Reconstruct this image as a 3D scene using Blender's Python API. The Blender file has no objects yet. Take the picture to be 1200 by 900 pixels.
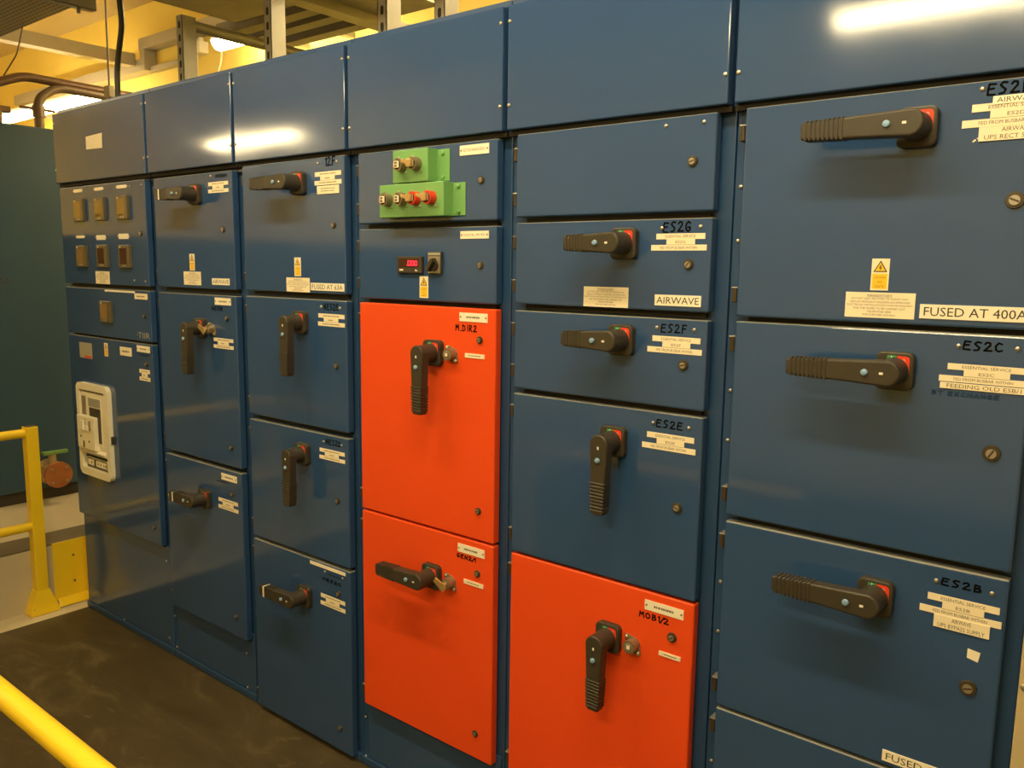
import bpy, bmesh, math, random
from mathutils import Vector, Matrix
random.seed(7)
COL = bpy.context.scene.collection
S=1.0625
CABINETS=[
  dict(x0=-0.0234,x1=0.7788,dl=0.0,dr=0.7469,doors=[
    ('A',1.5449,1.9603,[
      ('tag', (0.139, 0.2181, 1.9343, 1.9477)),
      ('tag', (0.3321, 0.4084, 1.9336, 1.9466)),
      ('tag', (0.5236, 0.6045, 1.9334, 1.9461)),
      ('tag', (0.1408, 0.2171, 1.7399, 1.7519)),
      ('tag', (0.326, 0.4072, 1.7307, 1.7504)),
      ('tag', (0.5197, 0.6023, 1.7321, 1.7536)),
      ('meter', (0.1503, 0.2396, 1.8112, 1.9051), 0),
      ('meter', (0.3425, 0.4263, 1.8101, 1.9044), 0.25),
      ('meter', (0.5345, 0.6227, 1.8099, 1.9043), 0.12),
      ('meter', (0.1511, 0.2421, 1.6176, 1.7084), 0),
      ('meter', (0.3418, 0.4314, 1.6166, 1.7098), 1),
      ('meter', (0.5338, 0.6227, 1.6165, 1.7085), 1),
      ('mand', (0.3, 0.4236, 1.5472, 1.5999)),
      ('riv', (0.632, 1.567)),
      ('riv', (0.7209, 1.5654)),
      ('riv', (0.6347, 1.9386)),
      ('riv', (0.7223, 1.9388)),
      ('lock', (0.7028, 1.7522), 0),
    ]),
    ('B',1.3228,1.5279,[
      ('blank', (0.3756, 0.6289, 1.5156, 1.5232), 'strip'),
      ('text', (0.6289, 0.7287, 1.4922, 1.5156), '~'),
      ('meter', (0.3422, 0.435, 1.3852, 1.4755), 0),
      ('letters', (0.6313, 0.7341, 1.3356, 1.3589), 'TIIR'),
      ('lock', (0.6996, 1.4266), 0),
    ]),
    ('C',0.4771,1.3133,[
      ('silver', (0.1068, 0.2261, 1.2149, 1.2845)),
      ('caution', (0.3415, 0.3733, 1.2377, 1.2956)),
      ('text', (0.484, 0.5785, 1.2536, 1.2894), '~'),
      ('plate', (0.6259, 0.7288, 1.279, 1.3049), '~'),
      ('smear', (0.6357, 0.7206, 1.2629, 1.2703)),
      ('sign', (0.6359, 0.7206, 1.1622, 1.209), 'H', ('~', '~', '~')),
      ('lock', (0.6973, 1.2317), 0),
      ('lock', (0.6978, 0.55), 0),
    ]),
  ]),
  dict(x0=0.7788,x1=1.3632,dl=0.8128,dr=1.3409,doors=[
    ('D',1.547,1.9571,[
      ('sign', (1.1929, 1.3192, 1.8852, 1.9226), 'H', ('~', '~', '~')),
      ('riv', (1.2112, 1.9438)),
      ('smear', (1.2386, 1.3117, 1.9337, 1.9495)),
      ('caution', (1.0508, 1.0847, 1.6121, 1.673)),
      ('mand', (1.0067, 1.1234, 1.5587, 1.608)),
      ('text', (1.1984, 1.3072, 1.563, 1.5861), 'AIRWAVE'),
      ('lock', (1.2798, 1.7571), 0),
      ('handle', (1.1183, 1.8844), 'L', 0.1594, 1),
    ]),
    ('E',0.9031,1.5257,[
      ('plate', (1.2104, 1.3109, 1.4918, 1.5174), '~'),
      ('hand', (1.186, 1.2567, 1.4721, 1.4845), 'NES1B', 0),
      ('sign', (1.1914, 1.3182, 1.3349, 1.3722), 'H', ('~', '~', '~')),
      ('lock', (1.2842, 1.446), 0),
      ('lock', (1.2831, 0.9752), 0),
      ('handle', (1.1182, 1.4033), 'D', 0.1668, 0),
      ('castell', (1.1862, 1.4024), 1),
    ]),
    ('F',0.2454,0.8861,[
      ('plate', (1.2119, 1.3109, 0.8456, 0.8701), '~'),
      ('smear', (1.1774, 1.2559, 0.8317, 0.8374)),
      ('sign', (1.1847, 1.3137, 0.7322, 0.7723), 'H', ('~', '~', '~')),
      ('lock', (1.2788, 0.8003), 0),
      ('lock', (1.2779, 0.3259), 0),
      ('handle', (1.1062, 0.7532), 'L', 0.1445, 1),
    ]),
  ]),
  dict(x0=1.3632,x1=1.9497,dl=1.4025,dr=1.9316,doors=[
    ('G',1.5491,1.9656,[
      ('riv', (1.8064, 1.9479)),
      ('riv', (1.8964, 1.9483)),
      ('hand', (1.8426, 1.8902, 1.9391, 1.9638), '12F', 0),
      ('sign', (1.7906, 1.9178, 1.8823, 1.9219), 'H', ('~', '~', '~')),
      ('text', (1.8031, 1.9069, 1.8551, 1.8797), '~~'),
      ('caution', (1.6793, 1.7126, 1.6017, 1.6613)),
      ('mand', (1.6352, 1.7559, 1.5512, 1.5968)),
      ('text', (1.7629, 1.9244, 1.5586, 1.5821), 'FUSED AT 63A'),
      ('lock', (1.8789, 1.7593), 0),
      ('handle', (1.7172, 1.8926), 'L', 0.1689, 0),
    ]),
    ('H',1.1167,1.53,[
      ('riv', (1.8106, 1.508)),
      ('riv', (1.9011, 1.5071)),
      ('hand', (1.8239, 1.8952, 1.4993, 1.5187), 'NES2E', 0),
      ('sign', (1.7951, 1.9239, 1.448, 1.4869), 'H', ('~', '~', '~')),
      ('lock', (1.882, 1.3253), 0),
      ('handle', (1.7119, 1.4542), 'D', 0.17, 0),
    ]),
    ('I',0.6726,1.0986,[
      ('riv', (1.8114, 1.0737)),
      ('riv', (1.8996, 1.074)),
      ('hand', (1.8225, 1.8958, 1.0679, 1.0851), 'NES2D', 0),
      ('sign', (1.7891, 1.9152, 1.0163, 1.0516), 'H', ('~', '~', '~')),
      ('lock', (1.8769, 0.8888), 0),
      ('handle', (1.709, 1.02), 'D', 0.1658, 0),
    ]),
    ('J',0.0212,0.6619,[
      ('blank', (1.7278, 1.9092, 0.644, 0.6553), 'strip'),
      ('riv', (1.8056, 0.6343)),
      ('riv', (1.895, 0.6334)),
      ('smear', (1.8187, 1.8919, 0.6263, 0.6311)),
      ('hand', (1.7918, 1.8871, 0.6033, 0.6125), 'NES2C', 0),
      ('sign', (1.7803, 1.9064, 0.5163, 0.5554), 'H', ('~', '~', '~')),
      ('lock', (1.8736, 0.575), 0),
      ('lock', (1.8712, 0.1043), 0),
      ('handle', (1.7028, 0.5247), 'L', 0.1658, 1),
    ]),
  ]),
  dict(x0=1.9497,x1=2.5532,dl=1.9932,dr=2.5277,doors=[
    ('K',1.7595,1.9635,[
      ('plate', (2.3993, 2.4998, 1.9284, 1.9542), 'KEY EXCHANGE BOX'),
      ('lock', (2.4746, 1.8622), 0),
    ]),
    ('L',1.5417,1.7446,[
      ('plate', (2.4026, 2.5015, 1.7125, 1.7325), 'DIGITAL METER'),
      ('display', (2.1667, 2.2656, 1.6188, 1.6656)),
      ('selector', (2.2856, 2.3376, 1.6175, 1.6784)),
      ('caution', (2.2484, 2.2818, 1.5505, 1.6109)),
      ('lock', (2.4741, 1.6428), 0),
    ]),
    ('M',0.8904,1.5289,[
      ('plate', (2.401, 2.5003, 1.4926, 1.5162), '~'),
      ('hand', (2.3856, 2.4629, 1.4665, 1.483), 'M.DIR2', 0),
      ('lock', (2.4734, 1.4452), 0),
      ('lock', (2.4731, 0.9738), 0),
      ('castell', (2.3733, 1.4001), 0),
      ('text', (2.4218, 2.4908, 1.3953, 1.4071), '~'),
      ('handle', (2.3084, 1.4), 'D', 0.1679, 0),
    ]),
    ('N',0.238,0.884,[
      ('plate', (2.399, 2.4975, 0.8429, 0.867), '~'),
      ('hand', (2.394, 2.4646, 0.8251, 0.8358), 'GEN2/1', 0),
      ('lock', (2.4719, 0.7938), 0),
      ('lock', (2.4686, 0.3152), 0),
      ('castell', (2.3717, 0.7441), 1),
      ('text', (2.4224, 2.4942, 0.7549, 0.7673), '~'),
      ('handle', (2.3023, 0.747), 'L', 0.1689, 0),
    ]),
  ]),
  dict(x0=2.5532,x1=3.1556,dl=2.5893,dr=3.1248,doors=[
    ('O',1.7637,1.9667,[
      ('riv', (3.0057, 1.9489)),
      ('riv', (3.0954, 1.9489)),
      ('lock', (3.073, 1.8692), 1),
    ]),
    ('P',1.547,1.7499,[
      ('riv', (3.0054, 1.7294)),
      ('riv', (3.0984, 1.7309)),
      ('hand', (3.008, 3.0762, 1.7207, 1.742), 'ES2G', 0),
      ('sign', (2.9802, 3.1148, 1.6801, 1.7172), 'P', ('ESSENTIAL SERVICE', 'ES2G', 'FED FROM BUSBAR WITHIN')),
      ('mand', (2.8018, 2.925, 1.549, 1.596)),
      ('text', (2.9946, 3.1074, 1.5583, 1.5825), 'AIRWAVE'),
      ('lock', (3.0736, 1.6498), 1),
      ('handle', (2.9142, 1.696), 'L', 0.1254, 0),
    ]),
    ('Q',1.3292,1.53,[
      ('riv', (3.0022, 1.5083)),
      ('riv', (3.0943, 1.5077)),
      ('hand', (3.0126, 3.0767, 1.4988, 1.5171), 'ES2F', 0),
      ('sign', (2.98, 3.1147, 1.4525, 1.4901), 'P', ('ESSENTIAL SERVICE', 'ES2F', 'FED FROM BUSBAR WITHIN')),
      ('lock', (3.0717, 1.4282), 1),
      ('handle', (2.9141, 1.4751), 'L', 0.1254, 0),
    ]),
    ('R',0.8893,1.3154,[
      ('riv', (3.0013, 1.2893)),
      ('riv', (3.0915, 1.2886)),
      ('hand', (3.0097, 3.0766, 1.2811, 1.298), 'ES2E', 0),
      ('sign', (2.9752, 3.1104, 1.2291, 1.2678), 'P', ('ESSENTIAL SERVICE', 'ES2E', 'FED FROM BUSBAR WITHIN')),
      ('lock', (3.0717, 1.1013), 1),
      ('handle', (2.902, 1.2337), 'D', 0.1679, 0),
    ]),
    ('S',0.2412,0.8829,[
      ('plate', (2.9988, 3.0996, 0.8393, 0.8633), '~'),
      ('hand', (2.9845, 3.0629, 0.8171, 0.8306), 'MOB1/2', 0),
      ('lock', (3.0724, 0.7895), 1),
      ('castell', (2.9705, 0.7411), 0),
      ('text', (3.0407, 3.0968, 0.7373, 0.748), '~'),
      ('handle', (2.9053, 0.7431), 'D', 0.1658, 0),
    ]),
  ]),
  dict(x0=3.1556,x1=3.7559,dl=3.1875,dr=3.7283,doors=[
    ('T',1.5427,1.9677,[
      ('riv', (3.6146, 1.9539)),
      ('hand', (3.6222, 3.6878, 1.943, 1.962), 'ES2D', 0),
      ('sign', (3.5875, 3.7395, 1.8901, 1.9288), 'P', ('ESSENTIAL SERVICE', 'ES2D', 'FED FROM BUSBAR WITHIN')),
      ('text', (3.615, 3.728, 1.8657, 1.8896), 'AIRWAVE\nUPS RECT SUPPLY'),
      ('text', (3.6323, 3.7073, 1.9261, 1.9396), 'AIRWAVE'),
      ('smear', (3.6048, 3.616, 1.865, 1.8725), 'pale'),
      ('lock', (3.6791, 1.7635), 2),
      ('caution', (3.4545, 3.4862, 1.6046, 1.664)),
      ('mand', (3.4106, 3.5354, 1.5525, 1.6005)),
      ('text', (3.5444, 3.7215, 1.5557, 1.5816), 'FUSED AT 400A'),
      ('handle', (3.5178, 1.8977), 'L', 0.1891, 0),
    ]),
    ('U',1.1093,1.5321,[
      ('riv', (3.6134, 1.509)),
      ('riv', (3.7049, 1.5099)),
      ('hand', (3.6205, 3.6831, 1.5031, 1.5184), 'ES2C', 0),
      ('sign', (3.5858, 3.7275, 1.4434, 1.477), 'P', ('ESSENTIAL SERVICE', 'ES2C', 'FED FROM BUSBAR WITHIN')),
      ('text', (3.5886, 3.7286, 1.4308, 1.4419), 'FEEDING OLD ESB/1'),
      ('hand', (3.5756, 3.6847, 1.4177, 1.4247), 'BT EXCHANGE', 2),
      ('lock', (3.6809, 1.3211), 2),
      ('handle', (3.5115, 1.4556), 'L', 0.1838, 0),
    ]),
    ('V',0.6651,1.0954,[
      ('riv', (3.6112, 1.0665)),
      ('riv', (3.7032, 1.0652)),
      ('hand', (3.6198, 3.6867, 1.0618, 1.0749), 'ES2B', 0),
      ('sign', (3.5869, 3.7226, 1.0026, 1.0413), 'P', ('ESSENTIAL SERVICE', 'ES2B', 'FED FROM BUSBAR WITHIN')),
      ('text', (3.6128, 3.7054, 0.9783, 1.0027), 'AIRWAVE\nUPS BYPASS SUPPLY'),
      ('blank', (3.673, 3.6943, 0.929, 0.9512), 'square'),
      ('lock', (3.6797, 0.8754), 2),
      ('handle', (3.5083, 1.0098), 'L', 0.1827, 0),
      ('text', (3.5428, 3.7199, 0.6757, 0.6983), 'FUSED AT 400A'),
    ]),
    ('W',0.2391,0.6587,[
    ]),
  ]),
]
COVER_LABEL=(0.2916, 0.4353, 2.1005, 2.1601)
GREEN=[(2.1824, 2.3179, 1.8649, 1.9526), (2.1273, 2.3761, 1.7722, 1.8624)]
GREEN_LOCKS=[(2.2224, 1.9075), (2.2774, 1.9098), (2.1649, 1.8168), (2.223, 1.8171), (2.2754, 1.8173), (2.333, 1.8175)]
GREEN_FL=[(2.3473, 1.9161), (2.4045, 1.8129)]
PLINTH_SCREWS=[(0.3352, 0.0343), (0.7296, 0.0665), (0.7833, 0.1797), (0.7859, 0.0446), (1.296, 0.1768), (1.296, 0.0386), (0.7328, 0.4056), (1.968, 0.169), (1.9679, 0.0294)]
BEZEL=(0.0884, 0.3808, 0.6866, 1.1057)
CAM=(3.9051, -1.6569, 1.6361)
CAM_R=[[0.780833, 0.624586, 0.013901], [0.09779, -0.100216, -0.990148], [-0.617039, 0.774499, -0.13933]]
FPX=962.77
FY = 0.032            # cabinet frame front (doors stand proud of it, door faces at y = 0)
YELL = {}
# ------------------------------------------------------------------ materials
def lin(c):
    return tuple((v/12.92 if v <= .04045 else ((v+.055)/1.055)**2.4) for v in c)
def hexc(h):
    return lin(tuple(int(h[i:i+2], 16)/255 for i in (0, 2, 4)))
def mat(name, col, rough=.5, metal=0, spec=.5, noise=0, nscale=6, bump=0, bscale=60, coat=0, emit=None, estr=0, rvar=0):
    m = bpy.data.materials.new(name); m.use_nodes = True
    nt = m.node_tree; b = nt.nodes['Principled BSDF']
    if isinstance(col, str): col = hexc(col)
    b.inputs['Base Color'].default_value = (*col, 1)
    b.inputs['Roughness'].default_value = rough
    b.inputs['Metallic'].default_value = metal
    b.inputs['Specular IOR Level'].default_value = spec
    b.inputs['Coat Weight'].default_value = coat
    if emit:
        b.inputs['Emission Color'].default_value = (*emit, 1); b.inputs['Emission Strength'].default_value = estr
    tc = nt.nodes.new('ShaderNodeTexCoord')
    geo = nt.nodes.new('ShaderNodeNewGeometry')
    if noise or rvar:
        n = nt.nodes.new('ShaderNodeTexNoise'); n.inputs['Scale'].default_value = nscale; n.inputs['Detail'].default_value = 6
        nt.links.new(geo.outputs['Position'], n.inputs['Vector'])
        if noise:
            mx = nt.nodes.new('ShaderNodeMix'); mx.data_type = 'RGBA'; mx.blend_type = 'MIX'
            mx.inputs[6].default_value = (*[v*(1-noise) for v in col], 1)
            mx.inputs[7].default_value = (*[min(1, v*(1+noise)) for v in col], 1)
            nt.links.new(n.outputs['Fac'], mx.inputs[0]); nt.links.new(mx.outputs[2], b.inputs['Base Color'])
        if rvar:
            mr = nt.nodes.new('ShaderNodeMapRange'); mr.inputs[1].default_value = .3; mr.inputs[2].default_value = .7
            mr.inputs[3].default_value = max(0, rough-rvar); mr.inputs[4].default_value = rough+rvar
            nt.links.new(n.outputs['Fac'], mr.inputs[0]); nt.links.new(mr.outputs[0], b.inputs['Roughness'])
    if bump:
        n2 = nt.nodes.new('ShaderNodeTexNoise'); n2.inputs['Scale'].default_value = bscale; n2.inputs['Detail'].default_value = 3
        nt.links.new(geo.outputs['Position'], n2.inputs['Vector'])
        bp = nt.nodes.new('ShaderNodeBump'); bp.inputs['Strength'].default_value = bump; bp.inputs['Distance'].default_value = .002
        nt.links.new(n2.outputs['Fac'], bp.inputs['Height']); nt.links.new(bp.outputs['Normal'], b.inputs['Normal'])
    return m
M = {}
M['blue'] = mat('blue_enamel', (.029, .077, .208), .10, spec=.75, noise=.10, nscale=3, bump=.010, bscale=260, rvar=.025)
M['blue_frame'] = mat('blue_frame_enamel', (.022, .066, .18), .30, noise=.08)
M['blue_edge'] = mat('blue_edge_highlight', (.20, .21, .20), .35)  # pale colour stands in for lamp glints on the door edges
M['red'] = mat('orange_red_enamel', (.80, .078, .013), .42, spec=.35, noise=.06, nscale=3, bump=.03, bscale=200)
M['green'] = mat('green_enamel', (.17, .40, .14), .38, noise=.05)
M['black'] = mat('black_plastic', (.042, .036, .026), .46, noise=.15, nscale=30)
M['dark'] = mat('dark_rubber', (.016, .012, .008), .8)
M['indred'] = mat('red_indicator', (.75, .05, .02), .45)
M['indgreen'] = mat('green_indicator', (.04, .30, .12), .45)
M['button'] = mat('pale_blue_button', (.22, .38, .62), .3)
M['white'] = mat('white_plastic', (.82, .80, .72), .4)
M['cream'] = mat('cream_plastic', (.82, .78, .64), .42, noise=.03)
M['label'] = mat('label_plastic', (.86, .78, .60), .55)
M['label2'] = mat('label_cream', (.88, .83, .70), .5)
M['ink'] = mat('grey_ink', (.13, .10, .07), .8)
M['inkd'] = mat('dark_ink', (.035, .03, .025), .7)
M['marker'] = mat('black_marker', (.004, .004, .004), .85, spec=.05)
M['fade'] = mat('faded_marker', (.017, .043, .11), .7, spec=.1)
M['smear'] = mat('wiped_marker', (.018, .026, .035), .8, spec=.1)
M['yellowlab'] = mat('warning_yellow', (.90, .56, .02), .5)
M['steel'] = mat('zinc_steel', (.55, .52, .46), .35, metal=.85, noise=.1, nscale=40)
M['lockm'] = mat('lock_metal', (.42, .39, .34), .42, metal=.7)
M['lockring'] = mat('lock_ring', (.07, .055, .035), .45, metal=.3)
M['hinge'] = mat('hinge_dark_metal', (.06, .042, .022), .5, metal=.3)
M['brass'] = mat('brass', (.62, .44, .20), .38, metal=.7)
M['bronze'] = mat('bronze_lock', (.30, .23, .15), .42, metal=.6)
M['meter'] = mat('meter_bezel', (.11, .09, .05), .35)
M['meterglass'] = mat('meter_window', (.25, .165, .06), .18)
M['meterdark'] = mat('meter_dark_window', (.06, .022, .012), .18)
M['led'] = mat('red_led', (.6, .01, .02), .4, emit=(1, .02, .05), estr=3.0)
M['silver'] = mat('silver_label', (.42, .42, .38), .4, metal=.3)
M['galv'] = mat('galvanised_steel', (.29, .275, .23), .42, metal=.3, noise=.18, nscale=18)
M['galv2'] = mat('dull_galvanised_steel', (.15, .14, .115), .5, metal=.2, noise=.25, nscale=9)
M['tray'] = mat('stained_tray_steel', (.33, .315, .27), .55, metal=.15, noise=.35, nscale=5)
M['yellow'] = mat('safety_yellow', (.86, .61, .018), .38, noise=.05, nscale=5)
M['tank'] = mat('blue_grey_tank_paint', (.034, .072, .115), .45, spec=.35, noise=.12, nscale=2)
M['reflected_block'] = mat('olive_grey_block_paint', (.21, .19, .12), .6, noise=.2, nscale=2)
M['tankbase'] = mat('dark_base', (.05, .042, .03), .7)
M['rust'] = mat('rust_paint', (.36, .12, .035), .65, noise=.3, nscale=30)
M['rust2'] = mat('brass_body', (.34, .24, .12), .55, noise=.2, nscale=30)
M['gpaint'] = mat('green_lever_paint', (.16, .30, .08), .45)
M['copper'] = mat('aged_copper', (.12, .065, .034), .38, metal=.25, noise=.2, nscale=20)
M['pipegrey'] = mat('tarnished_pipe', (.15, .105, .07), .4, metal=.25, noise=.2, nscale=20)
M['wall'] = mat('yellow_wall_paint', (.84, .65, .15), .7, noise=.06, nscale=1.5)
M['wall2'] = mat('cream_wall_paint', (.78, .67, .30), .7, noise=.06, nscale=1.5)
M['ceil'] = mat('ceiling_paint', (.62, .50, .26), .8, noise=.05, nscale=2)
M['fascia'] = mat('fascia_paint', (.50, .44, .32), .55, noise=.1, nscale=6)
M['edge'] = mat('dark_edge_paint', (.11, .088, .055), .6, noise=.15, nscale=10)
M['light_floor'] = mat('light_floor_paint', (.46, .40, .28), .45, noise=.12, nscale=3)
M['strip'] = mat('bare_screed', (.55, .48, .33), .7, noise=.15, nscale=14)
M['trunk'] = mat('painted_trunking', (.40, .35, .26), .5, noise=.08)
M['housing'] = mat('light_housing', (.8, .78, .7), .5)
M['tube'] = mat('lit_diffuser', (.9, .85, .7), .5, emit=(1, .80, .44), estr=66)
M['beige'] = mat('beige_panel', (.52, .44, .27), .45, noise=.06)
M['cable'] = mat('black_cable', (.018, .016, .014), .45)
M['wire'] = mat('grey_wire', (.10, .08, .05), .6)
M['wwire'] = mat('white_wire', (.8, .72, .5), .5)
# dark rubber floor with scuffs
def floor_mat():
    m = bpy.data.materials.new('brown_rubber_floor'); m.use_nodes = True
    nt = m.node_tree; b = nt.nodes['Principled BSDF']
    geo = nt.nodes.new('ShaderNodeNewGeometry')
    mp = nt.nodes.new('ShaderNodeMapping'); mp.inputs['Scale'].default_value = (1.0, 2.2, 1); mp.inputs['Rotation'].default_value = (0, 0, .7)
    nt.links.new(geo.outputs['Position'], mp.inputs['Vector'])
    n1 = nt.nodes.new('ShaderNodeTexNoise'); n1.inputs['Scale'].default_value = 2.6; n1.inputs['Detail'].default_value = 9; n1.inputs['Roughness'].default_value = .62
    n1.inputs['Distortion'].default_value = 1.2
    nt.links.new(mp.outputs[0], n1.inputs['Vector'])
    cr = nt.nodes.new('ShaderNodeValToRGB')
    e = cr.color_ramp.elements
    e[0].position = .30; e[0].color = (.055, .041, .020, 1)
    e[1].position = .72; e[1].color = (.150, .115, .058, 1)
    x = cr.color_ramp.elements.new(.55); x.color = (.084, .063, .031, 1)
    nt.links.new(n1.outputs['Fac'], cr.inputs['Fac'])
    # thin pale drag marks
    n2 = nt.nodes.new('ShaderNodeTexNoise'); n2.inputs['Scale'].default_value = 5; n2.inputs['Detail'].default_value = 4; n2.inputs['Distortion'].default_value = 2.5
    nt.links.new(mp.outputs[0], n2.inputs['Vector'])
    r2 = nt.nodes.new('ShaderNodeValToRGB'); r2.color_ramp.elements[0].position = .66; r2.color_ramp.elements[1].position = .80
    r2.color_ramp.elements[1].color = (.5, .5, .5, 1)
    nt.links.new(n2.outputs['Fac'], r2.inputs['Fac'])
    mx = nt.nodes.new('ShaderNodeMix'); mx.data_type = 'RGBA'
    nt.links.new(r2.outputs['Color'], mx.inputs[0]); nt.links.new(cr.outputs['Color'], mx.inputs[6]); mx.inputs[7].default_value = (.24, .185, .095, 1)
    nt.links.new(mx.outputs[2], b.inputs['Base Color'])
    b.inputs['Roughness'].default_value = .55; b.inputs['Specular IOR Level'].default_value = .35
    return m
M['floor'] = floor_mat()
def perf_mat():
    m = bpy.data.materials.new('perforated_galvanised'); m.use_nodes = True
    nt = m.node_tree; b = nt.nodes['Principled BSDF']
    geo = nt.nodes.new('ShaderNodeNewGeometry')
    sep = nt.nodes.new('ShaderNodeSeparateXYZ'); nt.links.new(geo.outputs['Position'], sep.inputs[0])
    def tri(sock, period):
        d = nt.nodes.new('ShaderNodeMath'); d.operation = 'PINGPONG'; d.inputs[1].default_value = period/2
        nt.links.new(sock, d.inputs[0]); return d.outputs[0]
    ax = tri(sep.outputs['X'], .034); ay = tri(sep.outputs['Y'], .022)
    cx = nt.nodes.new('ShaderNodeMath'); cx.operation = 'LESS_THAN'; cx.inputs[1].default_value = .0105; nt.links.new(ax, cx.inputs[0])
    cy = nt.nodes.new('ShaderNodeMath'); cy.operation = 'LESS_THAN'; cy.inputs[1].default_value = .0042; nt.links.new(ay, cy.inputs[0])
    mu = nt.nodes.new('ShaderNodeMath'); mu.operation = 'MULTIPLY'; nt.links.new(cx.outputs[0], mu.inputs[0]); nt.links.new(cy.outputs[0], mu.inputs[1])
    mx = nt.nodes.new('ShaderNodeMix'); mx.data_type = 'RGBA'; nt.links.new(mu.outputs[0], mx.inputs[0])
    mx.inputs[6].default_value = (.33, .27, .17, 1); mx.inputs[7].default_value = (.07, .055, .03, 1)
    nt.links.new(mx.outputs[2], b.inputs['Base Color']); b.inputs['Roughness'].default_value = .5; b.inputs['Metallic'].default_value = .35
    return m
M['perf'] = perf_mat()

# ------------------------------------------------------------------ mesh builder
class MB:
    """collects shapes in world coordinates; build() links them as ONE mesh object"""
    def __init__(s, *mats): s.v = []; s.f = []; s.mi = []; s.sm = []; s.mats = list(mats)
    def m(s, mt):
        if mt not in s.mats: s.mats.append(mt)
        return s.mats.index(mt)
    def raw(s, vs, fs, mt, smooth=False):
        k = len(s.v); i = s.m(mt)
        s.v += [tuple(v) for v in vs]
        for f in fs: s.f.append([k+a for a in f]); s.mi.append(i); s.sm.append(smooth)
    def bm(s, b, mt, smooth=False):
        b.verts.index_update()
        s.raw([v.co.copy() for v in b.verts], [[v.index for v in f.verts] for f in b.faces], mt, smooth); b.free()
    def box(s, x0, x1, y0, y1, z0, z1, mt, bev=0, seg=2):
        if x0 > x1: x0, x1 = x1, x0
        if y0 > y1: y0, y1 = y1, y0
        if z0 > z1: z0, z1 = z1, z0
        b = bmesh.new(); bmesh.ops.create_cube(b, size=1)
        for v in b.verts: v.co = Vector((x0+(v.co.x+.5)*(x1-x0), y0+(v.co.y+.5)*(y1-y0), z0+(v.co.z+.5)*(z1-z0)))
        if bev: bmesh.ops.bevel(b, geom=b.edges[:], offset=bev, segments=seg, profile=.5, affect='EDGES', clamp_overlap=True)
        s.bm(b, mt); return s
    def prism(s, poly, y0, y1, mt, bev=0, T=None, seg=2):
        """poly in (x,z); extruded from y1 (back) to y0 (front)"""
        b = bmesh.new()
        vb = [b.verts.new((p[0], y1, p[1])) for p in poly]; vf = [b.verts.new((p[0], y0, p[1])) for p in poly]
        n = len(poly)
        ff = b.faces.new(vf); b.faces.new(vb[::-1])
        for i in range(n): b.faces.new((vb[i], vb[(i+1) % n], vf[(i+1) % n], vf[i]))
        bmesh.ops.recalc_face_normals(b, faces=b.faces[:])
        if bev:
            bmesh.ops.bevel(b, geom=list(ff.edges), offset=bev, segments=seg, profile=.5, affect='EDGES', clamp_overlap=True)
        if T is not None: bmesh.ops.transform(b, matrix=T, verts=b.verts[:])
        s.bm(b, mt); return s
    def cyl(s, p0, p1, r0, mt, r1=None, seg=20, caps=True, dome=0):
        p0, p1 = Vector(p0), Vector(p1); r1 = r0 if r1 is None else r1
        d = (p1-p0).normalized(); a = d.orthogonal().normalized(); c = d.cross(a)
        rings = [(p0, r0), (p1, r1)]
        if dome:
            for k in (1, 2, 3):
                t = k/3*math.pi/2
                rings.append((p1+d*dome*math.sin(t), max(r1*math.cos(t), r1*.02)))
        vs = []
        for p, r in rings:
            for i in range(seg):
                t = 2*math.pi*i/seg; vs.append(p+(a*math.cos(t)+c*math.sin(t))*r)
        fs = []
        for k in range(len(rings)-1):
            for i in range(seg): j = (i+1) % seg; fs.append((k*seg+i, k*seg+j, (k+1)*seg+j, (k+1)*seg+i))
        s.raw(vs, fs, mt, True)
        if caps:
            n = len(rings)-1
            s.raw(vs[:seg], [tuple(range(seg))[::-1]], mt); s.raw(vs[n*seg:], [tuple(range(seg))], mt)
        return s
    def tube(s, pts, r, mt, seg=14, caps=True):
        pts = [Vector(p) for p in pts]; n = len(pts); vs = []; prev = None
        for i, p in enumerate(pts):
            t = ((pts[min(i+1, n-1)]-p).normalized()+(p-pts[max(i-1, 0)]).normalized()) if 0 < i < n-1 else (pts[min(i+1, n-1)]-pts[max(i-1, 0)])
            t.normalize()
            a = t.orthogonal().normalized() if prev is None else (prev-t*prev.dot(t)).normalized()
            prev = a; c = t.cross(a)
            for k in range(seg):
                th = 2*math.pi*k/seg; vs.append(p+(a*math.cos(th)+c*math.sin(th))*r)
        fs = [(i*seg+k, i*seg+(k+1) % seg, (i+1)*seg+(k+1) % seg, (i+1)*seg+k) for i in range(n-1) for k in range(seg)]
        s.raw(vs, fs, mt, True)
        if caps: s.raw(vs[:seg], [tuple(range(seg))[::-1]], mt); s.raw(vs[-seg:], [tuple(range(seg))], mt)
        return s
    def rect(s, x0, x1, z0, z1, y, mt):
        s.raw([(x0, y, z0), (x1, y, z0), (x1, y, z1), (x0, y, z1)], [(0, 1, 2, 3)], mt); return s
    def text(s, t, x0, x1, z0, z1, y, mt, stretch=True):
        """printed lettering filling the rectangle, on plane y"""
        vs, fs, (ax, bx, az, bz) = glyphs(t)
        if bx-ax <= 0: return s
        kx = (x1-x0)/(bx-ax); kz = (z1-z0)/(bz-az)
        if not stretch: kx = min(kx, kz*1.15)
        cx = (x0+x1)/2
        s.raw([(cx+(v[0]-(ax+bx)/2)*kx, y, z0+(v[1]-az)*kz) for v in vs], fs, mt); return s
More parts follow.
